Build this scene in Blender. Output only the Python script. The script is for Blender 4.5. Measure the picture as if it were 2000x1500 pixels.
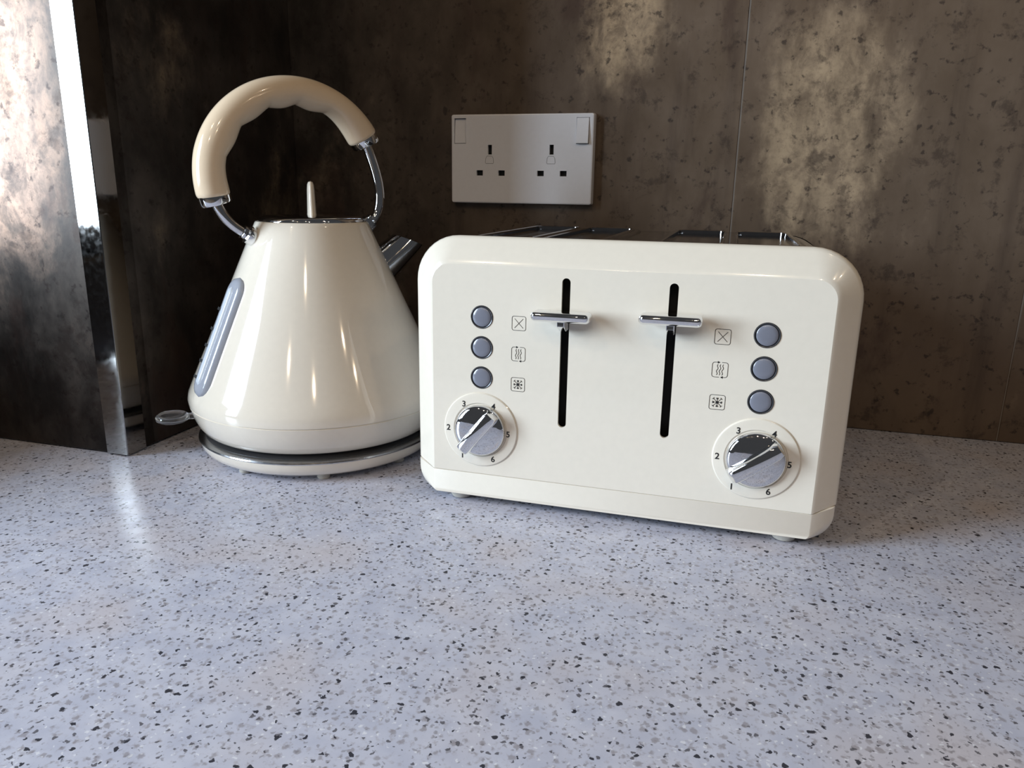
import bpy, bmesh, math, random
from mathutils import Vector, Matrix
random.seed(7)
PI = math.pi
R = math.radians
scene = bpy.context.scene
for o in list(bpy.data.objects):
    bpy.data.objects.remove(o)
C = scene.collection

# ------------------------------------------------------------------ camera
F_PX, PITCH, ROLL, YAW = 1449.5, 0.254828, 0.015609, 0.277615
CAM = Vector((0.211575, -0.752946, 0.218658))
cy_, sy_ = math.cos(YAW), math.sin(YAW)
fw = Vector((-sy_*math.cos(PITCH), cy_*math.cos(PITCH), -math.sin(PITCH)))
rt = Vector((cy_, sy_, 0)); up = rt.cross(fw)
r2 = math.cos(ROLL)*rt + math.sin(ROLL)*up
u2 = -math.sin(ROLL)*rt + math.cos(ROLL)*up
cd = bpy.data.cameras.new('camera'); cam = bpy.data.objects.new('camera', cd); C.objects.link(cam)
cd.sensor_fit = 'HORIZONTAL'; cd.sensor_width = 36.0; cd.lens = F_PX/2000*36.0
cd.clip_start = 0.01; cd.clip_end = 50
m = Matrix((r2, u2, -fw)).transposed().to_4x4(); m.translation = CAM
cam.matrix_world = m
scene.camera = cam

# ------------------------------------------------------------------ world, lights, exposure
w = bpy.data.worlds.new('world'); scene.world = w; w.use_nodes = True
bg = w.node_tree.nodes['Background']
bg.inputs['Color'].default_value = (0.93, 0.95, 1.0, 1); bg.inputs['Strength'].default_value = 0.05
scene.view_settings.view_transform = 'Standard'; scene.view_settings.look = 'None'
scene.view_settings.exposure = 0.0; scene.view_settings.gamma = 1.0
scene.view_settings.use_curve_mapping = False

def area(name, loc, target, sx, sy, power, col, shape='RECTANGLE'):
    l = bpy.data.lights.new(name, 'AREA'); l.shape = shape; l.size = sx
    if shape == 'RECTANGLE': l.size_y = sy
    l.energy = power; l.color = col
    o = bpy.data.objects.new(name, l); C.objects.link(o); o.location = loc
    o.rotation_euler = (Vector(target)-Vector(loc)).to_track_quat('-Z', 'Y').to_euler()
    return o
# the patio window behind and to the left of the camera
area('window_daylight', (-1.9, -1.625, 0.795), (0, -1.625, 0.795), 0.97, 1.41, 122, (0.73, 0.865, 1.0))
# warm ceiling downlights
for x, y, pw in ((1.65, -1.2, 2.0), (2.05, -1.1, 2.0), (0.8, -2.25, 4.4), (-0.55, -1.55, 3.8), (0.3, -1.75, 3.2), (0.95, -0.75, 1.2), (-0.2, -2.4, 4.4)):
    area('downlight', (x, y, 1.5), (x, y, 0), 0.05, 0.05, pw, (1.0, 0.77, 0.52), 'DISK')

# ------------------------------------------------------------------ helpers
def tag(o, label, cat, group=None, kind=None):
    if label: o['label'] = label
    if cat: o['category'] = cat
    if group: o['group'] = group
    if kind: o['kind'] = kind
    return o
def empty(name, loc, rz=0):
    o = bpy.data.objects.new(name, None); C.objects.link(o); o.location = loc
    o.rotation_euler = (0, 0, rz); o.empty_display_size = 0.02
    return o
def finish(me, smooth=True, angle=32):
    if smooth:
        me.polygons.foreach_set('use_smooth', [True]*len(me.polygons))
        me.set_sharp_from_angle(angle=R(angle))
    me.update()
def obj(name, data, mat, parent=None, smooth=True, angle=32):
    """data = bmesh or mesh"""
    if isinstance(data, bmesh.types.BMesh):
        me = bpy.data.meshes.new(name)
        bmesh.ops.recalc_face_normals(data, faces=data.faces)
        data.to_mesh(me); data.free()
    else:
        me = data
    me.materials.clear()
    me.materials.append(mat)
    finish(me, smooth, angle)
    o = bpy.data.objects.new(name, me); C.objects.link(o)
    if parent: o.parent = parent
    return o
def loft(bm, loops, closed=True, cap0=False, cap1=False):
    vs = [[bm.verts.new(p) for p in lp] for lp in loops]
    for a, b in zip(vs, vs[1:]):
        n = len(a)
        for i in range(n if closed else n-1):
            j = (i+1) % n
            try: bm.faces.new((a[i], a[j], b[j], b[i]))
            except ValueError: pass
    if cap0: bm.faces.new(vs[0])
    if cap1: bm.faces.new(vs[-1])
    return vs
def lathe(bm, prof, seg=96, axis='z', org=(0, 0, 0), cap0=True, cap1=True):
    loops = []
    for r, h in prof:
        lp = []
        for i in range(seg):
            a = 2*PI*i/seg
            if axis == 'z': p = (org[0]+r*math.cos(a), org[1]+r*math.sin(a), org[2]+h)
            else: p = (org[0]+r*math.cos(a), org[1]-h, org[2]+r*math.sin(a))   # axis -y, h towards the viewer
            lp.append(p)
        loops.append(lp)
    loft(bm, loops, True, cap0, cap1)
def box(bm, x0, x1, y0, y1, z0, z1, bev=0.0, seg=2):
    vs = [bm.verts.new((x, y, z)) for x in (x0, x1) for y in (y0, y1) for z in (z0, z1)]
    fs = [bm.faces.new([vs[i] for i in f]) for f in ((0, 1, 3, 2), (4, 6, 7, 5), (0, 4, 5, 1), (2, 3, 7, 6), (0, 2, 6, 4), (1, 5, 7, 3))]
    if bev > 0:
        es = list({e for f in fs for e in f.edges})
        bmesh.ops.bevel(bm, geom=es, offset=bev, segments=seg, affect='EDGES', profile=0.5)
    return vs
def tube(bm, pts, rad, seg=16, caps=True):
    pts = [Vector(p) for p in pts]; n = len(pts); loops = []
    prev = None
    for i, p in enumerate(pts):
        t = (pts[min(i+1, n-1)]-pts[max(i-1, 0)]).normalized()
        ref = Vector((0, 0, 1)) if prev is None else prev
        if abs(t.dot(ref)) > 0.98 and prev is None: ref = Vector((1, 0, 0))
        a = (ref - t*ref.dot(t)).normalized(); b = t.cross(a); prev = a
        r = rad(i/(n-1)) if callable(rad) else rad
        loops.append([p+a*r*math.cos(2*PI*k/seg)+b*r*math.sin(2*PI*k/seg) for k in range(seg)])
    loft(bm, loops, True, caps, caps)
def rrect(x0, x1, y0, y1, r, n=8):
    pts = []
    for cx, cy, a0 in ((x1-r, y1-r, 0), (x0+r, y1-r, 90), (x0+r, y0+r, 180), (x1-r, y0+r, 270)):
        for k in range(n+1):
            a = R(a0+90*k/n); pts.append((cx+r*math.cos(a), cy+r*math.sin(a)))
    return pts
def circ(cx, cy, r, n=48):
    return [(cx+r*math.cos(2*PI*k/n), cy+r*math.sin(2*PI*k/n)) for k in range(n)]
def plate_mesh(name, outlines, depth, xf, bevel=0.0):
    """flat plate with holes: first outline solid, the others holes (2D curve fill); xf maps (x, y, h) to 3D, h=0 is the front face"""
    cu = bpy.data.curves.new(name, 'CURVE'); cu.dimensions = '2D'; cu.fill_mode = 'BOTH'
    cu.extrude = depth/2; cu.bevel_depth = bevel; cu.bevel_resolution = 2; cu.offset = -bevel
    for pl in outlines:
        sp = cu.splines.new('POLY'); sp.points.add(len(pl)-1)
        for q, (x, y) in zip(sp.points, pl): q.co = (x, y, 0, 1)
        sp.use_cyclic_u = True
    o = bpy.data.objects.new(name, cu); C.objects.link(o)
    dg = bpy.context.evaluated_depsgraph_get(); dg.update()
    me = bpy.data.meshes.new_from_object(o.evaluated_get(dg))
    bpy.data.objects.remove(o); bpy.data.curves.remove(cu)
    top = depth/2 + bevel
    for v in me.vertices:
        v.co = xf(v.co.x, v.co.y, v.co.z-top)
    bm = bmesh.new(); bm.from_mesh(me); bpy.data.meshes.remove(me)
    bmesh.ops.remove_doubles(bm, verts=bm.verts, dist=1e-6)
    return bm
FRONT = lambda x, y, h: Vector((x, -h, y))       # plate lying in the x-z plane, facing -y
def stroke(bm, pts, wd, y, cyc=False):
    """flat printed line in the x-z plane at depth y"""
    n = len(pts); P = [Vector((p[0], p[1])) for p in pts]; L = []; Rr = []
    for i in range(n):
        if cyc: d = P[(i+1) % n]-P[i-1]
        else: d = P[min(i+1, n-1)]-P[max(i-1, 0)]
        d.normalize(); nn = Vector((-d.y, d.x))*wd/2
        L.append(bm.verts.new((P[i].x+nn.x, y, P[i].y+nn.y))); Rr.append(bm.verts.new((P[i].x-nn.x, y, P[i].y-nn.y)))
    for i in range(n if cyc else n-1):
        j = (i+1) % n; bm.faces.new((L[i], Rr[i], Rr[j], L[j]))
def poly(bm, pts, y):
    bm.faces.new([bm.verts.new((p[0], y, p[1])) for p in pts])
def text_mesh(s, size, xf):
    cu = bpy.data.curves.new('digit', 'FONT'); cu.body = s; cu.size = size; cu.offset = 0.00010; cu.align_x = 'CENTER'; cu.align_y = 'CENTER'
    o = bpy.data.objects.new('digit', cu); C.objects.link(o)
    dg = bpy.context.evaluated_depsgraph_get(); dg.update()
    me = bpy.data.meshes.new_from_object(o.evaluated_get(dg))
    bpy.data.objects.remove(o); bpy.data.curves.remove(cu)
    xs = [v.co.x for v in me.vertices]; ys = [v.co.y for v in me.vertices]
    cx, cy = (min(xs)+max(xs))/2, (min(ys)+max(ys))/2
    for v in me.vertices: v.co = xf(v.co.x-cx, v.co.y-cy)
    return me

# ------------------------------------------------------------------ materials
class NT:
    def __init__(s, name):
        s.m = bpy.data.materials.new(name); s.m.use_nodes = True; s.t = s.m.node_tree; s.b = s.t.nodes['Principled BSDF']
    def n(s, typ, **kw):
        nd = s.t.nodes.new(typ)
        for k, v in kw.items():
            if hasattr(nd, k): setattr(nd, k, v)
        return nd
    def l(s, a, b): s.t.links.new(a, b)
    def mapr(s, src, a, b, c=0.0, d=1.0, smooth=True):
        nd = s.n('ShaderNodeMapRange'); nd.interpolation_type = 'SMOOTHSTEP' if smooth else 'LINEAR'
        s.l(src, nd.inputs[0])
        for i, v in enumerate((a, b, c, d)): nd.inputs[i+1].default_value = v
        return nd.outputs[0]
    def math(s, op, a, b=None, c=None):
        nd = s.n('ShaderNodeMath', operation=op)
        for i, v in enumerate((a, b, c)):
            if v is None: continue
            if isinstance(v, (int, float)): nd.inputs[i].default_value = v
            else: s.l(v, nd.inputs[i])
        return nd.outputs[0]
    def mix(s, fac, a, b, blend='MIX'):
        nd = s.n('ShaderNodeMix', data_type='RGBA', blend_type=blend)
        if isinstance(fac, (int, float)): nd.inputs[0].default_value = fac
        else: s.l(fac, nd.inputs[0])
        for i, v in ((6, a), (7, b)):
            if isinstance(v, tuple): nd.inputs[i].default_value = (*v, 1)
            else: s.l(v, nd.inputs[i])
        return nd.outputs[2]
    def noise(s, vec, scale, detail=4, rough=0.5, dist=0.0):
        nd = s.n('ShaderNodeTexNoise'); s.l(vec, nd.inputs['Vector']); nd.inputs['Scale'].default_value = scale
        nd.inputs['Detail'].default_value = detail; nd.inputs['Roughness'].default_value = rough; nd.inputs['Distortion'].default_value = dist
        return nd.outputs['Fac'], nd.outputs['Color']
    def vec(s, src, loc=(0, 0, 0), sc=(1, 1, 1)):
        nd = s.n('ShaderNodeMapping'); s.l(src, nd.inputs[0]); nd.inputs['Location'].default_value = loc; nd.inputs['Scale'].default_value = sc
        return nd.outputs[0]
def simple(name, col, rough=0.4, metal=0.0, spec=0.5, coat=0.0, trans=0.0, ior=1.45, rnoise=0.0):
    t = NT(name); b = t.b
    b.inputs['Base Color'].default_value = (*col, 1); b.inputs['Roughness'].default_value = rough
    b.inputs['Metallic'].default_value = metal; b.inputs['Specular IOR Level'].default_value = spec
    b.inputs['Coat Weight'].default_value = coat; b.inputs['Coat Roughness'].default_value = 0.04
    b.inputs['Transmission Weight'].default_value = trans; b.inputs['IOR'].default_value = ior
    g = t.n('ShaderNodeNewGeometry')
    f, _ = t.noise(g.outputs['Position'], 220.0, 3)
    t.l(t.mapr(f, 0.3, 0.7, max(0.0, rough-rnoise), rough+rnoise), b.inputs['Roughness'])
    c2 = tuple(min(1, c*1.03) for c in col); c1 = tuple(c*0.97 for c in col)
    t.l(t.mix(f, c1, c2), b.inputs['Base Color'])
    return t.m
CREAM = (0.83, 0.768, 0.66)
M_cream = simple('cream_gloss_enamel', CREAM, 0.16, 0, 0.5, 0.6)
M_creamk = simple('cream_kettle_enamel', (0.87, 0.795, 0.68), 0.08, 0, 0.5, 0.8)
M_grip = simple('cream_grip_plastic', (0.86, 0.69, 0.50), 0.14, 0, 0.5, 0.4)
M_chrome = simple('polished_chrome', (0.80, 0.81, 0.83), 0.05, 1.0, rnoise=0.02)
M_satin = simple('satin_chrome', (0.55, 0.56, 0.58), 0.22, 1.0, rnoise=0.03)
M_steel = simple('brushed_steel_shell', (0.62, 0.61, 0.60), 0.36, 1.0, rnoise=0.05)
M_tray = simple('dark_chrome_tray', (0.15, 0.15, 0.155), 0.10, 1.0, rnoise=0.03)
M_liner = simple('dull_chrome_liner', (0.34, 0.33, 0.33), 0.09, 1.0, rnoise=0.03)
M_black = simple('matt_black_plastic', (0.008, 0.008, 0.009), 0.55)
M_dark = simple('dark_grey_plastic', (0.035, 0.036, 0.04), 0.4)
M_print = simple('black_print', (0.012, 0.012, 0.013), 0.6)
M_button = simple('lavender_grey_button', (0.20, 0.21, 0.255), 0.22, 0, 0.5, 0.3)
M_ring = simple('grey_button_bezel', (0.07, 0.072, 0.08), 0.25, 0.5)
M_clear = simple('clear_plastic', (0.96, 0.97, 1.0), 0.02, 0, 0.5, 0, 0.97, 1.47)
M_window = simple('smoky_clear_window', (0.47, 0.50, 0.58), 0.08, 0, 0.5, 0.5, 0.25, 1.3)
M_socket = simple('white_socket_plastic', (0.80, 0.80, 0.84), 0.18, 0, 0.5)
M_sline = simple('grey_moulded_line', (0.22, 0.22, 0.22), 0.5)
M_foot = simple('pale_rubber_foot', (0.55, 0.52, 0.46), 0.6)
M_joint = simple('pale_panel_joint', (0.17, 0.145, 0.125), 0.7)
M_trim = simple('polished_steel_trim', (0.36, 0.355, 0.35), 0.07, 1.0, rnoise=0.03)

def worktop_material():
    t = NT('speckled_worktop'); b = t.b
    g = t.n('ShaderNodeNewGeometry'); P = g.outputs['Position']
    n1, nc = t.noise(P, 420, 2)
    dv = t.n('ShaderNodeVectorMath', operation='SCALE'); dv.inputs['Scale'].default_value = 0.0038; t.l(nc, dv.inputs[0])
    av = t.n('ShaderNodeVectorMath', operation='ADD'); t.l(P, av.inputs[0]); t.l(dv.outputs[0], av.inputs[1]); V = av.outputs[0]
    cloud, _ = t.noise(P, 60, 4)
    base = t.mix(t.mapr(cloud, 0.3, 0.7), (0.53, 0.555, 0.68), (0.63, 0.65, 0.765))
    pink, _ = t.noise(t.vec(P, (3, 1, 0)), 14, 2)
    base = t.mix(t.mapr(pink, 0.45, 0.75), base, (0.60, 0.575, 0.63))
    def specks(scale, loc, frac, rmin, rmax, soft):
        vo = t.n('ShaderNodeTexVoronoi', voronoi_dimensions='2D'); t.l(t.vec(V, loc), vo.inputs['Vector']); vo.inputs['Scale'].default_value = scale
        sp = t.n('ShaderNodeSeparateColor'); t.l(vo.outputs['Color'], sp.inputs[0])
        sel = t.math('LESS_THAN', sp.outputs[0], frac)
        rad = t.mapr(sp.outputs[1], 0, 1, rmin, rmax, False)
        d = t.math('SUBTRACT', rad, vo.outputs['Distance'])
        return t.math('MULTIPLY', t.mapr(d, 0.0, soft), sel), sp.outputs[2]
    # soft brown-grey flecks, fine pale chips, then the dark chips
    sm, _ = t.noise(t.vec(P, (2, 7, 0)), 260, 4, 0.65)
    base = t.mix(t.math('MULTIPLY', t.mapr(sm, 0.52, 0.70), 0.55), base, (0.38, 0.355, 0.39))
    s, k = specks(190, (0.3, 0.1, 0), 0.50, 0.14, 0.42, 0.22); base = t.mix(t.math('MULTIPLY', s, 0.55), base, (0.235, 0.205, 0.21))
    s, k = specks(330, (0.7, 0.4, 0), 0.46, 0.12, 0.40, 0.20); base = t.mix(t.math('MULTIPLY', s, 0.55), base, (0.21, 0.195, 0.21))
    s, k = specks(330, (1.7, 2.4, 0), 0.20, 0.12, 0.34, 0.16); base = t.mix(t.math('MULTIPLY', s, 0.65), base, (0.86, 0.88, 0.95))
    s, k = specks(290, (5.1, 0.9, 0), 0.25, 0.12, 0.36, 0.10); base = t.mix(t.math('MULTIPLY', s, 0.85), base, (0.09, 0.085, 0.098))
    s, k = specks(175, (2.2, 3.3, 0), 0.20, 0.08, 0.26, 0.06); base = t.mix(t.math('MULTIPLY', s, 0.95), base, (0.030, 0.030, 0.040))
    t.l(base, b.inputs['Base Color'])
    b.inputs['Specular IOR Level'].default_value = 0.3; b.inputs['IOR'].default_value = 1.32
    rn, _ = t.noise(P, 90, 3); t.l(t.mapr(rn, 0.3, 0.7, 0.21, 0.29), b.inputs['Roughness'])
    return t.m
M_worktop = worktop_material()

def panel_material():
    t = NT('bronze_patina_panel'); b = t.b
    g = t.n('ShaderNodeNewGeometry'); P = g.outputs['Position']
    V = t.vec(P, (0.35, 0.2, 0.1), (1, 1, 0.62))
    big, _ = t.noise(V, 7.0, 5, 0.58, 0.3)
    mid, _ = t.noise(t.vec(P, (4, 2, 1), (1, 1, 0.6)), 24, 7, 0.65, 0.2)
    fine, _ = t.noise(P, 170, 5, 0.7)
    streak, _ = t.noise(t.vec(P, (0, 0, 0), (1, 1, 0.10)), 42, 4, 0.6)
    base = t.mix(t.mapr(mid, 0.3, 0.72), (0.030, 0.026, 0.0245), (0.092, 0.077, 0.067))
    # worn pale stain to the right of the sockets, plus a scatter of smaller ones
    sep = t.n('ShaderNodeSeparateXYZ'); t.l(P, sep.inputs[0])
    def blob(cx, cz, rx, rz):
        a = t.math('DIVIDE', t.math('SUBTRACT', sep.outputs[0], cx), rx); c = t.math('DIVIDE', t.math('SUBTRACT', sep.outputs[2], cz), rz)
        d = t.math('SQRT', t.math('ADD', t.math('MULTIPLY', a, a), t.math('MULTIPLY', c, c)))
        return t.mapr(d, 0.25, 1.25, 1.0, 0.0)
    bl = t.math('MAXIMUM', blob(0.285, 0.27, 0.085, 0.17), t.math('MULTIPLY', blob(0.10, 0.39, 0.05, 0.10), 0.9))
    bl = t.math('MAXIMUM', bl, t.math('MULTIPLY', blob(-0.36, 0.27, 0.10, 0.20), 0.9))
    pier = t.math('LESS_THAN', sep.outputs[1], -0.25)
    stain = t.mix(pier, (0.47, 0.355, 0.235), (0.34, 0.225, 0.165))
    lit_zone = blob(0.33, 0.20, 0.50, 0.60)  # right wall's light against the shaded corner, put into the base colour
    base = t.mix(t.math('MULTIPLY', lit_zone, 0.6), base, (0.225, 0.158, 0.106))
    blot, _ = t.noise(t.vec(P, (1, 3, 5), (1, 1, 0.75)), 46, 6, 0.68, 0.5)
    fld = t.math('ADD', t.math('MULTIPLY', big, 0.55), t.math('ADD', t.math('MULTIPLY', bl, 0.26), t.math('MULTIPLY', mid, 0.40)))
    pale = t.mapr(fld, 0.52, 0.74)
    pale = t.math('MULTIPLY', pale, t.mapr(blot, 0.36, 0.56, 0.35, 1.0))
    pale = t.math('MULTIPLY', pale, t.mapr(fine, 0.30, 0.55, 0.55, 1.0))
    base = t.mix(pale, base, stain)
    base = t.mix(t.math('MULTIPLY', t.mapr(streak, 0.48, 0.78), 0.5), base, (0.055, 0.038, 0.032))
    sp, _ = t.noise(t.vec(P, (9, 9, 2)), 110, 4, 0.6, 0.1)
    base = t.mix(t.math('MULTIPLY', t.mapr(sp, 0.58, 0.68), 0.7), base, (0.030, 0.022, 0.020))
    sp3, _ = t.noise(t.vec(P, (4, 1, 8)), 38, 6, 0.7, 0.2)
    base = t.mix(t.math('MULTIPLY', t.mapr(sp3, 0.54, 0.66), 0.55), base, (0.040, 0.028, 0.024))
    sp2, _ = t.noise(t.vec(P, (2, 5, 7), (1, 1, 0.5)), 11, 6, 0.65, 0.4)
    base = t.mix(t.math('MULTIPLY', t.mapr(sp2, 0.54, 0.68), 0.6), base, (0.066, 0.040, 0.033))
    t.l(base, b.inputs['Base Color'])
    t.l(t.mapr(mid, 0.3, 0.7, 0.38, 0.52), b.inputs['Roughness'])
    b.inputs['Specular IOR Level'].default_value = 0.4; t.l(t.math('MULTIPLY_ADD', pier, 0.45, 0.4), b.inputs['Metallic'])
    bp = t.n('ShaderNodeBump'); bp.inputs['Strength'].default_value = 0.10; bp.inputs['Distance'].default_value = 0.002
    t.l(mid, bp.inputs['Height']); t.l(bp.outputs[0], b.inputs['Normal'])
    return t.m
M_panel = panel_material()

# ------------------------------------------------------------------ setting
XL, YO = -0.25285, -0.28235          # nook corner: return wall x, outer corner y
ZTOP = 0.95
bm = bmesh.new(); box(bm, XL-0.02, 1.5, 0.010, 0.10, 0.0004, ZTOP)
wb = tag(obj('wall_back', bm, M_joint, smooth=False), None, None, kind='structure')
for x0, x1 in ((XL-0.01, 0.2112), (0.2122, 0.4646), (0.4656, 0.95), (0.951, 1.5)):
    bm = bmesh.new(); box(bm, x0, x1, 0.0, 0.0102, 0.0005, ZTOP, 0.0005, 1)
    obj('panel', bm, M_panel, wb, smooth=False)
for jx in (0.2117, 0.4651, 0.9505):
    bm = bmesh.new(); box(bm, jx-0.0005, jx+0.0005, 0.0004, 0.0101, 0.0005, ZTOP); obj('joint_strip', bm, M_joint, wb, smooth=False)
bm = bmesh.new(); box(bm, -1.7, XL-0.008, YO+0.010, 0.10, 0.0004, ZTOP)
wl = tag(obj('wall_left', bm, M_joint, smooth=False), None, None, kind='structure')
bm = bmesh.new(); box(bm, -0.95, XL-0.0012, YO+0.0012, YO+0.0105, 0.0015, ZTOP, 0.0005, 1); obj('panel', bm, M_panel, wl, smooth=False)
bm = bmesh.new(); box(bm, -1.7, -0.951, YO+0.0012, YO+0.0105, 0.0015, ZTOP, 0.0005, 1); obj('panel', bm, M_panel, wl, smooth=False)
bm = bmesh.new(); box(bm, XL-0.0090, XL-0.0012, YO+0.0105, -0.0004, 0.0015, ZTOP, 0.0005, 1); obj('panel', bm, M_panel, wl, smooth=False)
# steel corner trim, an L of two thin legs
bm = bmesh.new()
o_ = 0.0; i_ = 0.0013; wd = 0.0208
L2 = [(XL-wd, YO), (XL-0.0006, YO), (XL-0.0002, YO+0.0002), (XL, YO+0.0006), (XL, YO+wd), (XL-i_, YO+wd), (XL-i_, YO+i_), (XL-wd, YO+i_)]
loft(bm, [[(x, y, z) for x, y in L2] for z in (0.0012, ZTOP)], True, True, True)
tr = tag(obj('trim_1', bm, M_trim, smooth=False), None, None, kind='structure')
# worktop
bm = bmesh.new(); box(bm, -1.7, 1.5, -0.615, 0.10, -0.038, 0.0, 0.004, 3)
bmesh.ops.translate(bm, verts=bm.verts, vec=(0, 0, 0))
wt = tag(obj('worktop', bm, M_worktop, smooth=True), 'pale grey speckled kitchen worktop under the kettle and toaster', 'worktop')

# kitchen floor far below the worktop
M_floor = simple('brown_floor_vinyl', (0.16, 0.13, 0.105), 0.45)
bm = bmesh.new(); box(bm, -1.9, 1.5, -3.2, 0.10, -0.94, -0.90)
tag(obj('floor', bm, M_floor, smooth=False), None, None, kind='structure')

# ------------------------------------------------------------------ wall socket
SX, SZ = 0.00438, 0.24904
ws = tag(empty('wall_socket', (SX, -0.0001, SZ)), 'white double wall socket with two rocker switches above the toaster', 'socket')
holes = []
pins = []
for cx in (-0.0318, 0.0318):
    pins += [(cx-0.0021, cx+0.0021, 0.0045, 0.0138), (cx-0.0141, cx-0.0073, -0.0160, -0.0108), (cx+0.0090, cx+0.0158, -0.0160, -0.0108)]
for x0, x1, z0, z1 in pins: holes.append([(x0, z0), (x1, z0), (x1, z1), (x0, z1)])
rk = [(-0.0698, -0.0572, 0.0150, 0.0393), (0.0559, 0.0687, 0.0145, 0.0390)]
for x0, x1, z0, z1 in rk: holes.append([(x0, z0), (x1, z0), (x1, z1), (x0, z1)])
T = 0.0088
fb = plate_mesh('plate', [rrect(-0.0715, 0.0715, -0.0415, 0.0415, 0.0012, 4)]+holes, 0.003, lambda x, y, h: Vector((x, -T-h, y)))
bmesh.ops.recalc_face_normals(fb, faces=fb.faces)
lo = [[(x, -T, z) for x, z in rrect(-0.0715, 0.0715, -0.0415, 0.0415, 0.0012, 4)],
      [(x, -T+0.0004, z) for x, z in rrect(-0.0726, 0.0726, -0.0426, 0.0426, 0.0018, 4)],
      [(x, -T+0.0016, z) for x, z in rrect(-0.0730, 0.0730, -0.0430, 0.0430, 0.0020, 4)],
      [(x, 0.0, z) for x, z in rrect(-0.0735, 0.0735, -0.0434, 0.0434, 0.0022, 4)]]
loft(fb, lo, True)
obj('plate', fb, M_socket, ws, angle=40)
bm = bmesh.new(); box(bm, -0.066, 0.066, -T+0.0046, -0.0006, -0.036, 0.040); obj('back_box', bm, M_black, ws, smooth=False)
for k, (x0, x1, z0, z1) in enumerate(rk):
    x0 += 0.0004; x1 -= 0.0004; z0 += 0.0004; z1 -= 0.0004
    zt, zb = (0.0012, -0.0004) if k == 0 else (-0.0005, -0.0032)     # depth of face at its top and foot
    if k == 0: zt, zb = 0.0024, 0.0002
    bm = bmesh.new()
    f = [(x0, -T+zb, z0), (x1, -T+zb, z0), (x1, -T+zt, z1), (x0, -T+zt, z1)]
    bk = [(x0, -T+0.0045, z0), (x1, -T+0.0045, z0), (x1, -T+0.0045, z1), (x0, -T+0.0045, z1)]
    loft(bm, [f, bk], True, True, True)
    bmesh.ops.bevel(bm, geom=list(bm.edges), offset=0.0003, segments=2, affect='EDGES')
    obj('rocker_switch', bm, M_socket, ws)
for cx in (-0.0318, 0.0318):
    bm = bmesh.new(); cz = -0.0010
    pts = [(cx-0.0042, cz-0.0032), (cx-0.0046, cz-0.0022), (cx-0.0042, cz+0.0018), (cx-0.0030, cz+0.0040), (cx+0.0022, cz+0.0040), (cx+0.0036, cz+0.0018), (cx+0.0040, cz-0.0022), (cx+0.0036, cz-0.0032)]
    stroke(bm, pts, 0.0004, -T-0.00012, True); obj('moulded_mark', bm, M_sline, ws, smooth=False)

# ------------------------------------------------------------------ bread bin left of the view, mirrored in the steel corner trim
bb = tag(empty('bread_bin', (-0.665, -0.455, 0)), 'dark grey bread bin standing on the worktop left of the corner pillar', 'bread bin')
M_bin = simple('dark_grey_painted_tin', (0.045, 0.043, 0.045), 0.45)
bm = bmesh.new(); box(bm, -0.140, 0.140, -0.125, 0.125, 0.0, 0.140, 0.018, 4); obj('bin_body', bm, M_bin, bb)
bm = bmesh.new(); box(bm, -0.143, 0.143, -0.128, 0.128, 0.1405, 0.1720, 0.012, 4); bin_lid = obj('bin_lid', bm, M_bin, bb)
bm = bmesh.new(); tube(bm, [(-0.035, 0, 0.171), (-0.033, 0, 0.190), (-0.024, 0, 0.196), (0.024, 0, 0.196), (0.033, 0, 0.190), (0.035, 0, 0.171)], 0.004, 10); obj('lid_handle', bm, M_chrome, bin_lid)

# ------------------------------------------------------------------ toaster
TX, TY, TR = 0.1485, -0.28780, -0.00462
to = tag(empty('toaster', (TX, TY, 0), TR), 'cream four slice toaster with chrome levers and two dials', 'toaster')
US = 0.0338; UB = 0.0905; UI = 0.0648; UD = 0.0910
DU = -0.0007       # the controls' centre line against the casing's
VB = (0.13675, 0.11603, 0.09516)
VD = 0.05800
HI, HO = 0.1265, 0.1421      # half widths of raised field and of casing edge
ZI, ZO = 0.1713, 0.1893
# front panel: raised field with holes, bevelled border on three sides
def ushape(half, ztop, zbot, r, n=10, m=8):
    pts = []
    for k in range(m): pts.append((-half, zbot+(ztop-r-zbot)*k/m))
    for k in range(n+1):
        a = R(180-90*k/n); pts.append((-half+r+r*math.cos(a), ztop-r+r*math.sin(a)))
    for k in range(1, m): pts.append((-half+r+(2*half-2*r)*k/m, ztop))
    for k in range(n+1):
        a = R(90-90*k/n); pts.append((half-r+r*math.cos(a), ztop-r+r*math.sin(a)))
    for k in range(1, m+1): pts.append((half, ztop-r-(ztop-r-zbot)*k/m))
    return pts
def slot(cx, z0, z1, w, n=10):
    r = w/2; pts = []
    for k in range(n+1): a = PI*k/n; pts.append((cx+r*math.cos(a), z1-r+r*math.sin(a)))
    for k in range(n+1): a = PI+PI*k/n; pts.append((cx+r*math.cos(a), z0+r+r*math.sin(a)))
    return pts
ZSEAM = 0.0256
fld = ushape(HI, ZI, ZSEAM, 0.0125)
hl = [slot(DU+s*US, 0.0655, 0.1652, 0.0055) for s in (-1, 1)]
for s in (-1, 1):
    for v in VB: hl.append(circ(DU+s*UB, v, 0.0079, 40))
fb = plate_mesh('front_panel', [fld]+hl, 0.0022, FRONT)
loops = []
fl = lambda half, z, zb, r, y: [(x, y, zz) for x, zz in ushape(half, z, zb, r)]
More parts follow.
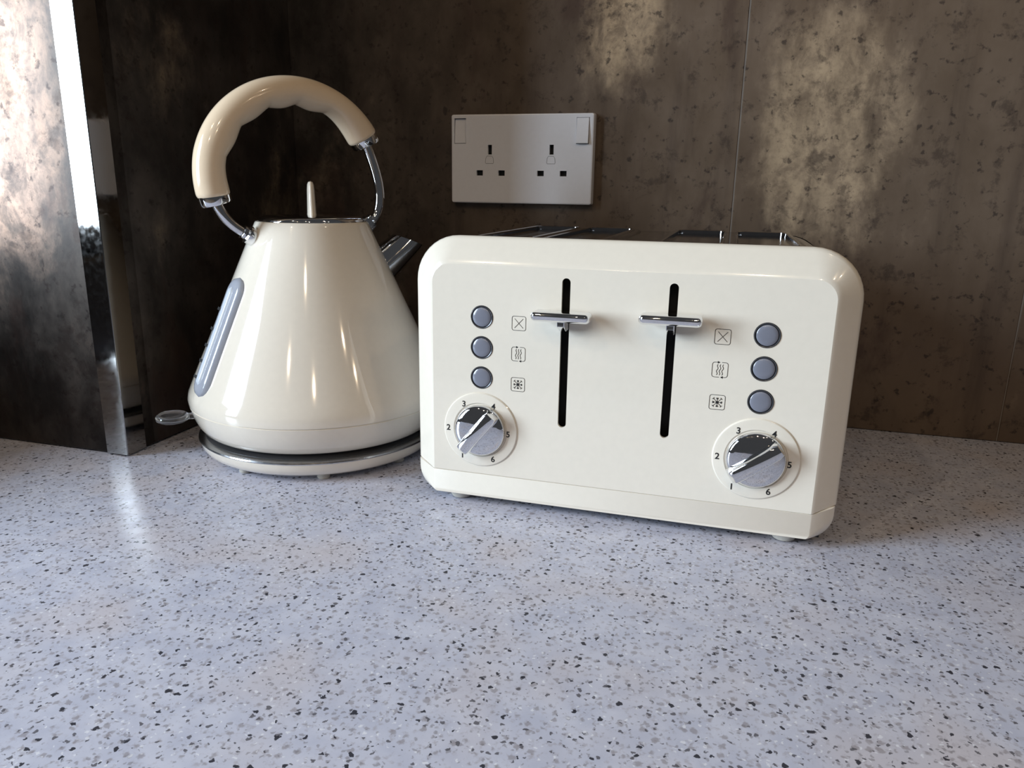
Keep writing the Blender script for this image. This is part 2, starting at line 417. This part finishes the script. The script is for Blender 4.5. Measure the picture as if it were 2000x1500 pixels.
for half, ztop, zb, r, y in ((HI, ZI, ZSEAM, 0.0125, 0.0), (HI+0.0012, ZI+0.0014, ZSEAM+0.0002, 0.0135, 0.0004), (HI+0.0028, ZI+0.0034, ZSEAM+0.0008, 0.0150, 0.0014),
                             (HO-0.0022, ZO-0.0026, 0.0296, 0.0286, 0.0070), (HO-0.0008, ZO-0.0009, 0.0300, 0.0300, 0.0081), (HO, ZO, 0.0302, 0.0308, 0.0096), (HO, ZO, 0.0302, 0.0308, 0.0125), (HO-0.004, ZO-0.004, 0.0302, 0.0270, 0.0128)):
    loops.append(fl(half, ztop, zb, r, y*1.22 if y < 0.011 else y))
vv = loft(fb, loops, False)
fp = obj('front_panel', fb, M_cream, to, angle=30)
# lower trim strip
def lowu(half, ztop, zcor, zbot, rx, n=10):
    pts = [(-half, ztop)]
    for k in range(n+1):
        a = R(180+90*k/n); pts.append((-half+rx+rx*math.cos(a), zcor+(zcor-zbot)*math.sin(a)))
    for k in range(1, 6): pts.append((-half+rx+(2*half-2*rx)*k/6, zbot))
    for k in range(n+1):
        a = R(270+90*k/n); pts.append((half-rx+rx*math.cos(a), zcor+(zcor-zbot)*math.sin(a)))
    pts.append((half, ztop)); return pts
bm = bmesh.new()
lw = [[(x, y, z) for x, z in lowu(*a)] for y, a in ((0.0003, (HI, 0.0249, 0.0105, 0.0082, 0.0022)), (0.0008, (HI+0.0010, 0.0251, 0.0108, 0.0078, 0.0032)), (0.0068, (HO-0.0026, 0.0286, 0.0225, 0.0062, 0.0150)), (0.0084, (HO-0.0012, 0.0292, 0.0235, 0.0058, 0.0160)), (0.0125, (HO-0.0010, 0.0294, 0.0235, 0.0056, 0.0160)))]
loft(bm, lw, False)
# front face and the narrow ledge under the seam
a = lw[0]; n = len(a)
bm.verts.ensure_lookup_table()
bm.faces.new([v for v in bm.verts[:n]])
top = []
for lp in lw: top.append((lp[0], lp[-1]))
for (p0, q0), (p1, q1) in zip(top, top[1:]):
    bm.faces.new([bm.verts.new(Vector(c)) for c in (p0, q0, q1, p1)])
bmesh.ops.remove_doubles(bm, verts=bm.verts, dist=1e-6)
obj('lower_trim', bm, M_cream, to, angle=30)
# shell: satin chrome arch behind the front, black back panel
def arch(half, ztop, zbot, r, y): return [(x, y, z) for x, z in ushape(half, ztop, zbot, r)]
BK = 0.232
bm = bmesh.new()
loft(bm, [arch(HO-0.0012, 0.1862, 0.020, 0.030, 0.0128), arch(HO-0.0022, 0.1848, 0.020, 0.030, 0.0160), arch(HO-0.0022, 0.1848, 0.020, 0.030, BK-0.010)], False)
obj('shell', bm, M_steel, to)
bm = bmesh.new(); box(bm, -0.1125, 0.1125, 0.0132, BK-0.012, 0.1840, 0.1853, 0.0004, 1); obj('top_cover', bm, M_tray, to)
bm = bmesh.new()
loft(bm, [arch(HO-0.0012, 0.1850, 0.012, 0.030, BK-0.010), arch(HO-0.0012, 0.1850, 0.012, 0.030, BK-0.004), arch(HO-0.006, 0.1800, 0.012, 0.026, BK)], False, False, True)
obj('back_panel', bm, M_black, to)
bm = bmesh.new(); box(bm, -HO+0.008, HO-0.008, 0.0105, BK-0.006, 0.0060, 0.0300); obj('base_plate', bm, M_black, to, smooth=False)
bm = bmesh.new(); box(bm, -HO+0.014, HO-0.014, 0.0115, 0.0135, 0.030, 0.176); obj('inner_wall', bm, M_black, to, smooth=False)
# two raised chrome toasting trays with two slots each
TT = 0.1872
def topxf(x, y, h): return Vector((x, y, TT+h))
for k, (x0, x1) in enumerate(((-0.1130, -0.0120), (0.0120, 0.1130))):
    y0, y1 = 0.0145, 0.2105
    sl = []
    mid = (x0+x1)/2
    for c in (mid-0.0235, mid+0.0245): sl.append((c-0.0185, c+0.0185))
    tb = plate_mesh('slot_tray', [rrect(x0+0.003, x1-0.003, y0, y1-0.003, 0.004, 4)]+[rrect(a, b, 0.030, 0.2000, 0.005, 4) for a, b in sl], 0.001, topxf)
    # sloping skirt
    loft(tb, [[(x, y, TT) for x, y in rrect(x0+0.003, x1-0.003, y0, y1-0.003, 0.004, 4)], [(x, y, TT-0.0006) for x, y in rrect(x0+0.0018, x1-0.0018, y0-.001, y1-0.0018, 0.005, 4)], [(x, y, TT-0.004) for x, y in rrect(x0, x1, y0-.002, y1, 0.006, 4)]], True)
    ty = obj('slot_tray', tb, M_tray, to, angle=40)
    for a, b in sl:
        # rounded rim and inner walls of the slot
        bm = bmesh.new()
        lo = []
        for off, dz in ((0.0022, -0.0003), (0.0018, 0.0008), (0.0008, 0.0013), (0.0, 0.0009), (-0.0004, -0.002), (-0.0004, -0.07)):
            lo.append([(x, y, TT+dz) for x, y in rrect(a-off, b+off, 0.030-off, 0.200+off, 0.005+off, 5)])
        loft(bm, lo, True)
        sr = obj('slot_liner', bm, M_liner, to)
        for wx in (a+0.009, b-0.009):
            bm = bmesh.new(); tube(bm, [(wx, 0.036, TT-0.045), (wx, 0.036, TT-0.009), (wx, 0.040, TT-0.006), (wx, 0.190, TT-0.006), (wx, 0.194, TT-0.009), (wx, 0.194, TT-0.045)], 0.0009, 8)
            obj('guard_wire', bm, M_chrome, to)
bm = bmesh.new(); box(bm, -0.112, 0.112, 0.024, 0.206, 0.10, 0.116); obj('crumb_tray', bm, M_dark, to, smooth=False)
# feet
for fx in (-0.1115, 0.1135):
    for fy in (0.0165, 0.205):
        bm = bmesh.new(); lathe(bm, [(0.0050, 0.0), (0.0072, 0.0008), (0.0085, 0.0035), (0.0088, 0.0080)], 28, 'z', (fx, fy, 0)); obj('foot', bm, M_foot, to)
# buttons, printed symbols, levers, dials
def symbol(kind, cx, cz):
    bm = bmesh.new(); y = -0.00012; h = 0.0047; wd = 0.00030
    if kind == 'cancel':
        stroke(bm, [(cx+a, cz+b) for a, b in rrect(-h, h, -h, h, 0.0013, 5)], wd, y, True)
        for s in (-1, 1): stroke(bm, [(cx-s*0.0029, cz-0.0031), (cx+s*0.0029, cz+0.0031)], 0.00030, y-0.00002*s)
    elif kind == 'reheat':
        r = 0.0015
        q = rrect(-h, h, -h, h, r, 5)          # starts at right side going up
        tr_, tl, bl, br = q[0:6], q[6:12], q[12:18], q[18:24]
        stroke(bm, [(cx-0.0012, cz+h)] + [(cx+a, cz+b) for a, b in tl+bl] + [(cx-0.0002, cz-h)], wd, y)
        stroke(bm, [(cx+0.0012, cz-h)] + [(cx+a, cz+b) for a, b in br+tr_] + [(cx+0.0009, cz+h)], wd, y)
        poly(bm, [(cx-0.0016, cz+h+0.0008), (cx-0.0016, cz+h-0.0008), (cx-0.0001, cz+h)], y-0.00002)
        poly(bm, [(cx+0.0020, cz-h+0.0008), (cx+0.0020, cz-h-0.0008), (cx+0.0005, cz-h)], y-0.00002)
        for dx in (-0.0016, 0.0, 0.0016):
            pts = []
            for k in range(17):
                f = k/16; pts.append((cx+dx+0.00035*math.sin(f*4*PI)+0.0006*(f-0.5), cz-0.0034+0.0068*f))
            stroke(bm, pts, 0.00034, y)
    else:
        stroke(bm, [(cx+a, cz+b) for a, b in rrect(-h, h, -h, h, 0.0013, 5)], wd, y, True)
        for k in range(8):
            a = PI*k/4; L = 0.0030 if k % 2 == 0 else 0.0038
            d = Vector((math.cos(a), math.sin(a))); nn = Vector((-d.y, d.x)); c = Vector((cx, cz)); yy = y-0.00002*(k % 4)
            stroke(bm, [c, c+d*L], 0.00030, yy)
            for s in (-1, 1):
                p = c+d*(L-0.0008); stroke(bm, [p, p+d*0.0007+nn*s*0.0008], 0.00028, yy-0.00001*(s+2))
            if k % 2 == 0: poly(bm, [c+d*(L+0.0002), c+d*(L-0.0010)+nn*0.0007, c+d*(L-0.0010)-nn*0.0007], yy-0.00008)
        poly(bm, [(cx+0.0009*math.cos(PI*k/6), cz+0.0009*math.sin(PI*k/6)) for k in range(12)], y-0.00012)
    return obj(kind+'_symbol', bm, M_print, to, smooth=False)
for s in (-1, 1):
    for v, kind in zip(VB, ('cancel', 'reheat', 'defrost')):
        bm = bmesh.new()
        lathe(bm, [(0.0079, -0.004), (0.0078, 0.0001), (0.0074, 0.0006), (0.0069, 0.0004), (0.0067, -0.0012)], 40, 'y', (DU+s*UB, 0, v), False, False)
        rg = obj('button_bezel', bm, M_ring, to)
        bm = bmesh.new()
        lathe(bm, [(0.0066, -0.004), (0.0066, -0.0004), (0.0064, 0.0003), (0.0058, 0.0007), (0.0040, 0.0010), (0.0018, 0.0012), (0.0003, 0.00122)], 40, 'y', (DU+s*UB, 0, v))
        obj('button', bm, M_button, to)
        symbol(kind, DU+s*UI, v-0.0026)
    # lever: rounded bar carried on a stem that runs in the slot
    cx = DU+s*US; cz = 0.1423 if s < 0 else 0.1445
    bm = bmesh.new()
    pr = []
    for yy, sh, rr in ((-0.0202, 0.0030, 0), (-0.0199, 0.0021, 0), (-0.0192, 0.0012, 0), (-0.0182, 0.0005, 0), (-0.0166, 0.0, 0), (-0.0060, 0.0002, 0), (-0.0035, 0.0010, 0), (-0.0028, 0.0024, 0)):
        hw, hh = 0.0190-sh, 0.0033-sh*0.9
        pr.append([(cx+x, yy-(0.42*z if yy < -0.0160 else 0.0), cz+z) for x, z in rrect(-hw, hw, -hh, hh, min(hh*0.92, 0.0030), 6)])
    loft(bm, pr, True, True, True)
    lv = obj('lever', bm, M_chrome, to, angle=60)
    bm = bmesh.new()
    st = [[(cx-0.0024, yy, cz-0.004-dz), (cx+0.0024, yy, cz-0.004-dz), (cx+0.0024, yy, cz+0.0015), (cx-0.0024, yy, cz+0.0015)] for yy, dz in ((-0.0140, 0.0020), (-0.0070, 0.0062), (0.0100, 0.0062))]
    loft(bm, st, True, True, True); bmesh.ops.bevel(bm, geom=list(bm.edges), offset=0.0004, segments=2, affect='EDGES')
    obj('stem', bm, M_chrome, lv)
    # dial plate, numerals, knob
    c = DU+s*UD
    bm = bmesh.new(); lathe(bm, [(0.0268, -0.001), (0.0266, 0.0004), (0.0260, 0.0010), (0.0250, 0.0012), (0.0195, 0.0012), (0.0190, 0.0004)], 72, 'y', (c, 0, VD), False, True)
    dl = obj('dial_plate', bm, M_cream, to)
    for ch, a, rr in (('1', 236.5, 0.0235), ('2', 180.5, 0.0233), ('3', 123.5, 0.0215), ('4', 62, 0.0202), ('5', -3, 0.0202), ('6', -65, 0.0224)):
        px, pz = rr*math.cos(R(a)), rr*math.sin(R(a))
        me = text_mesh(ch, 0.0058, lambda x, y: Vector((c+px+x, -0.00135, VD+pz+y)))
        obj('numeral', me, M_print, dl, smooth=False)
    bm = bmesh.new()
    lathe(bm, [(0.0177, 0.0008), (0.0181, 0.0015), (0.0180, 0.0028), (0.0174, 0.0042), (0.0162, 0.0051), (0.0138, 0.0057), (0.0090, 0.0064), (0.0040, 0.0068), (0.0004, 0.0069)], 72, 'y', (c, 0, VD))
    kn = obj('knob', bm, M_chrome, to, angle=40)
    ang = R(231) if s < 0 else R(218)
    d = Vector((math.cos(ang), math.sin(ang))); nn = Vector((-d.y, d.x))
    bm = bmesh.new(); pr = []
    for t_ in range(15):
        u = -0.0172 + 0.0356*t_/14
        f = (u/0.0186)
        hgt = 0.0138-0.0018*f*f-(0.0030 if abs(f) > 0.93 else 0.0)
        wb_, wtp = 0.0054, 0.0042
        if t_ in (0, 14): wb_ *= 0.8; wtp *= 0.8
        sec = [(-wb_, 0.0030), (-wtp-0.0002, hgt-0.0010), (-wtp+0.0006, hgt-0.0002), (0, hgt+0.0002), (wtp-0.0006, hgt-0.0002), (wtp+0.0002, hgt-0.0010), (wb_, 0.0030)]
        pr.append([(c+d.x*u+nn.x*q, -hh, VD+d.y*u+nn.y*q) for q, hh in sec])
    loft(bm, pr, True, True, True)
    obj('grip', bm, M_chrome, kn, angle=45)

# ------------------------------------------------------------------ kettle base and kettle
KX, KY = -0.119, -0.1992
kb = tag(empty('power_stand', (KX, KY, 0)), 'round cream power stand with a silver ring under the kettle', 'power stand')
bm = bmesh.new(); lathe(bm, [(0.060, 0.0046), (0.0890, 0.0046), (0.0935, 0.0056), (0.0972, 0.0082), (0.0994, 0.0120), (0.1004, 0.0165), (0.0990, 0.0168), (0.05, 0.0168)], 128); obj('base_body', bm, M_creamk, kb)
bm = bmesh.new(); lathe(bm, [(0.0985, 0.0165), (0.1006, 0.0166), (0.1012, 0.0174), (0.1008, 0.0184), (0.0985, 0.0190), (0.0950, 0.0194)], 128, cap0=False, cap1=False); obj('silver_ring', bm, M_satin, kb)
bm = bmesh.new(); lathe(bm, [(0.0960, 0.0168), (0.0956, 0.0196), (0.0890, 0.0216), (0.0700, 0.0222), (0.0100, 0.0222)], 96); obj('socket_plate', bm, M_dark, kb)
for a in (255, 300, 345, 75, 165):
    bm = bmesh.new(); lathe(bm, [(0.0042, 0.0), (0.0050, 0.0010), (0.0052, 0.0060)], 20, 'z', (0.0845*math.cos(R(a)), 0.0845*math.sin(R(a)), 0)); obj('foot', bm, M_foot, kb)

AZ = R(45)
ke = tag(empty('kettle', (KX, KY, 0), AZ), 'cream pyramid kettle with an arched handle and chrome lid, left of the toaster', 'kettle')
# local frame: +x = spout direction, handle in the x-z plane
bm = bmesh.new()
prof = [(0.030, 0.0222), (0.0890, 0.0226), (0.0950, 0.0236), (0.0978, 0.0258), (0.1005, 0.0300), (0.1030, 0.0355), (0.1048, 0.0410), (0.1059, 0.0456), (0.1053, 0.0460), (0.1053, 0.0463), (0.1062, 0.0467), (0.1067, 0.0510), (0.1056, 0.0560), (0.1028, 0.0625)]
r0, z0, r1, z1 = 0.1028, 0.0625, 0.0462, 0.1890
for k in range(1, 15): f = k/14; prof.append((r0+(r1-r0)*f, z0+(z1-z0)*f))
prof += [(0.0452, 0.1912), (0.0444, 0.1920), (0.0434, 0.1922), (0.0428, 0.1915), (0.0424, 0.1880), (0.02, 0.1880)]
lathe(bm, prof, 160)
obj('body', bm, M_creamk, ke, angle=28)
def body_r(z): return r0+(r1-r0)*(z-z0)/(z1-z0)
bm = bmesh.new(); lathe(bm, [(0.030, 0.1900), (0.0422, 0.1900), (0.0424, 0.1921), (0.0421, 0.1936), (0.0412, 0.1948), (0.0395, 0.1958), (0.0360, 0.1965), (0.0240, 0.1971), (0.0100, 0.1973), (0.0005, 0.1974)], 96)
ld = obj('lid', bm, M_chrome, ke)
bm = bmesh.new()
lp = []
for z, a, b in ((0.1960, 0.0040, 0.0110), (0.1985, 0.0037, 0.0100), (0.2080, 0.0034, 0.0090), (0.2170, 0.0031, 0.0080), (0.2210, 0.0027, 0.0068), (0.2230, 0.0019, 0.0050), (0.2236, 0.0008, 0.0025)):
    lp.append([(a*math.cos(2*PI*k/24), b*math.sin(2*PI*k/24), z) for k in range(24)])
# turn the fin so that its narrow edge faces the front of the nook
rot = Matrix.Rotation(R(-12), 3, 'Z')
lp = [[rot @ Vector(p) for p in l] for l in lp]
loft(bm, lp, True, True, True); obj('lid_knob', bm, M_creamk, ld)
# handle
HC = Vector((-0.009, 0, 0.223)); RC = 0.0665
def hp(ang, r=RC): return Vector((HC.x+r*math.cos(R(ang)), 0, HC.z+r*math.sin(R(ang))))
cusps = [164.0, 138.0, 111.5, 89.5, 66.7]
def inner_ext(a):
    if a >= cusps[0]:
        f = min(1, (a-cusps[0])/(190.8-cusps[0])); return 0.0088+0.0026*(0.5-0.5*math.cos(f*PI))
    if a <= cusps[-1]:
        f = min(1, (cusps[-1]-a)/(cusps[-1]-32.8)); return 0.0078+0.0046*(0.5-0.5*math.cos(f*PI))
    for c0, c1 in zip(cusps, cusps[1:]):
        if c1 <= a <= c0:
            f = (c0-a)/(c0-c1); return 0.0086-0.0006*((a-164)/-97)+0.0026*math.sin(f*PI)**1.15
bm = bmesh.new(); lo = []
N = 150
for k in range(N+1):
    a = 190.0+(32.8-190.0)*k/N; tp = k/N
    out = 0.0133-0.0006*tp-0.0012*max(0, 1-tp/0.16); side = 0.0137-0.0012*tp; inn = inner_ext(a)
    e = min(k, N-k); sc = 1.0 if e > 1 else (0.93 if e == 0 else 0.985)
    c = hp(a); er = Vector((math.cos(R(a)), 0, math.sin(R(a))))
    ring = []
    for q in range(32):
        th = 2*PI*q/32; cr = math.cos(th)*(out if math.cos(th) > 0 else inn)*sc
        ring.append(c+er*cr+Vector((0, 1, 0))*math.sin(th)*side*sc)
    lo.append(ring)
loft(bm, lo, True, True, True)
obj('handle_grip', bm, M_grip, ke, angle=50)
for a0, a1, rr in ((189.8, 195.6, 0.0116), (33.0, 27.2, 0.0118)):
    bm = bmesh.new(); lo = []
    for f, s in ((0, 0.97), (0.0, 1.0), (0.75, 1.0), (0.95, 0.95), (1.0, 0.86), (1.0, 0.70), (0.80, 0.66), (0.80, 0.3)):
        a = a0+(a1-a0)*f; c = hp(a); er = Vector((math.cos(R(a)), 0, math.sin(R(a))))
        lo.append([c+er*math.cos(2*PI*q/32)*rr*s+Vector((0, 1, 0))*math.sin(2*PI*q/32)*rr*s for q in range(32)])
    loft(bm, lo, True, True, True); obj('collar', bm, M_chrome, ke)
def bez(p0, p1, p2, p3, n=24):
    return [p0*(1-t)**3+p1*3*t*(1-t)**2+p2*3*t*t*(1-t)+p3*t**3 for t in [k/n for k in range(n+1)]]
V3 = lambda x, z: Vector((x, 0, z))
bm = bmesh.new(); tube(bm, bez(hp(193.5), hp(193.5)+V3(0.004, -0.013), V3(-0.062, 0.187), V3(-0.0525, 0.1825)), 0.0040, 18); obj('handle_arm', bm, M_chrome, ke)
bm = bmesh.new(); tube(bm, bez(hp(28.5), hp(28.5)+V3(0.0085, -0.020), V3(0.0690, 0.206), V3(0.0525, 0.1895)), 0.0040, 18); obj('handle_arm', bm, M_chrome, ke)
for x, z, dx, dz in ((-0.0565, 0.1850, 0.9, -0.50), (0.0540, 0.1935, -0.68, -0.72)):
    d = Vector((dx, 0, dz)).normalized(); p = Vector((x, 0, z))
    bm = bmesh.new()
    prf = [(0.0, 0.0044), (0.0006, 0.0054), (0.0022, 0.0056), (0.0030, 0.0050), (0.0036, 0.0058), (0.0044, 0.0074), (0.0100, 0.0074), (0.0130, 0.0070)]
    lo = []
    aa = Vector((0, 1, 0)); bb = d.cross(aa)
    for t_, r_ in prf: lo.append([p+d*t_+aa*r_*math.cos(2*PI*q/28)+bb*r_*math.sin(2*PI*q/28) for q in range(28)])
    loft(bm, lo, True, True, True); obj('handle_mount', bm, M_chrome, ke)
# the handle swings a little nearer to the front on its grip side
hm = Matrix.Rotation(R(10), 4, 'Z') @ Matrix.Diagonal((1.035, 1, 1, 1))
for o in ke.children:
    if o.name.split('.')[0] in ('handle_grip', 'collar', 'handle_arm', 'handle_mount'): o.data.transform(hm)
# spout
bm = bmesh.new()
tp0, bt0, tp1, bt1 = (0.0490, 0.1665), (0.0650, 0.1375), (0.0700, 0.1802), (0.0970, 0.1698)
secs = []
for k in range(6):
    f = k/5; t_ = [tp0[i]+(tp1[i]-tp0[i])*f for i in (0, 1)]; b_ = [bt0[i]+(bt1[i]-bt0[i])*f for i in (0, 1)]
    secs.append((((t_[0]+b_[0])/2, (t_[1]+b_[1])/2), ((b_[0]-t_[0])/2, (b_[1]-t_[1])/2), 0.0195-0.0050*f))
def spl(sc):
    lo = []
    for (cx, cz), (ax, az_), b in secs:
        lo.append([(cx+ax*sc*math.cos(2*PI*q/36), b*sc*math.sin(2*PI*q/36), cz+az_*sc*math.cos(2*PI*q/36)) for q in range(36)])
    return lo
o1 = spl(1.0); i1 = spl(0.90)
loft(bm, o1+i1[::-1], True); obj('spout', bm, M_chrome, ke, angle=40)
# water window: a bulging capsule on the handle side
WA = PI + R(13)
def win_surface(name, za, zb, half, bulge, lift, mat, parent, NS=40, NT_=14):
    bm = bmesh.new(); rows = []
    sl = math.hypot(zb-za, body_r(za)-body_r(zb))
    cn = math.atan2(r0-r1, z1-z0)
    for i in range(NS+1):
        s = i/NS*sl
        e = min(s, sl-s)
        hw = half if e >= half else math.sqrt(max(0, half*half-(half-e)**2))
        hw = max(hw, 0.0002)
        z = za+(zb-za)*i/NS; rb = body_r(z)
        row = []
        for j in range(NT_+1):
            q = -1+2*j/NT_; off = hw*q
            # distance to capsule edge gives a rounded cushion
            c_e = 0 if e >= half else (half-e)
            dist = max(0.0, half-math.hypot(off, c_e))
            hgt = lift+bulge*min(1.0, math.sqrt(max(0, 1-(1-min(1, dist/(half*0.55)))**2)))
            rr = rb+hgt*math.cos(cn); zz = z+hgt*math.sin(cn)
            a = WA+off/max(rb, 0.03)
            row.append((rr*math.cos(a), rr*math.sin(a), zz))
        rows.append(row)
    loft(bm, rows, False)
    return obj(name, bm, mat, parent, angle=70)
ww = win_surface('water_window', 0.0600, 0.1500, 0.0135, 0.0042, -0.0004, M_window, ke)
M_strip = simple('pale_window_core', (0.66, 0.72, 0.80), 0.12, 0, 0.5, 0.6)
win_surface('window_core', 0.0680, 0.1420, 0.0042, 0.0016, 0.0036, M_strip, ww, 30, 8)
# level marks printed on the window
cn = math.atan2(r0-r1, z1-z0)
for k, z in enumerate((0.0730, 0.0850, 0.0965, 0.1090, 0.1240)):
    bm = bmesh.new(); rows = []
    for dz in (-0.0011, 0.0011):
        row = []
        for j in range(7):
            off = -0.0122+0.0085*j/6; h = 0.0044
            rr = body_r(z+dz)+h*math.cos(cn); a = WA+off/body_r(z); row.append((rr*math.cos(a), rr*math.sin(a), z+dz+h*math.sin(cn)))
        rows.append(row)
    loft(bm, rows, False); obj('level_mark', bm, M_print, ww)
# clear switch paddle low on the handle side
bm = bmesh.new(); lo = []
SWA = PI - R(4)
dd = Vector((math.cos(SWA), math.sin(SWA), 0)); nn = Vector((-dd.y, dd.x, 0))
ctr = dd*0.1190+Vector((0, 0, 0.0372))
for h, s in ((-0.0034, 0.45), (-0.0031, 0.80), (-0.0017, 0.97), (0.0, 1.0), (0.0017, 0.97), (0.0031, 0.80), (0.0024, 0.62), (0.0022, 0.3)):
    lo.append([ctr+dd*0.0128*s*math.cos(2*PI*q/40)+nn*0.0135*s*math.sin(2*PI*q/40)+Vector((0, 0, h)) for q in range(40)])
loft(bm, lo, True, True, True)
sw = obj('switch', bm, M_clear, ke, angle=60)
bm = bmesh.new(); tube(bm, [dd*0.1000+Vector((0, 0, 0.0365)), dd*0.1085+Vector((0, 0, 0.0371))], 0.0026, 12); obj('switch_stem', bm, M_clear, sw)

# ------------------------------------------------------------------ labels on parts that differ from their thing
PART_LABELS = {'lid': 'polished chrome lid', 'spout': 'dark chrome spout', 'water_window': 'smoky translucent water window',
    'switch': 'clear plastic switch paddle', 'collar': 'chrome collar', 'handle_arm': 'thin chrome handle arm', 'handle_mount': 'chrome handle mount',
    'lever': 'chrome lever bar', 'knob': 'chrome dial knob', 'button': 'round grey push button', 'silver_ring': 'silver ring',
    'slot_tray': 'chrome slot tray', 'cancel_symbol': 'printed cross symbol in a box', 'reheat_symbol': 'printed heat waves symbol with arrows',
    'defrost_symbol': 'printed snowflake symbol in a box'}
for o in bpy.data.objects:
    k = o.name.split('.')[0]
    if o.parent and k in PART_LABELS: o['label'] = PART_LABELS[k]
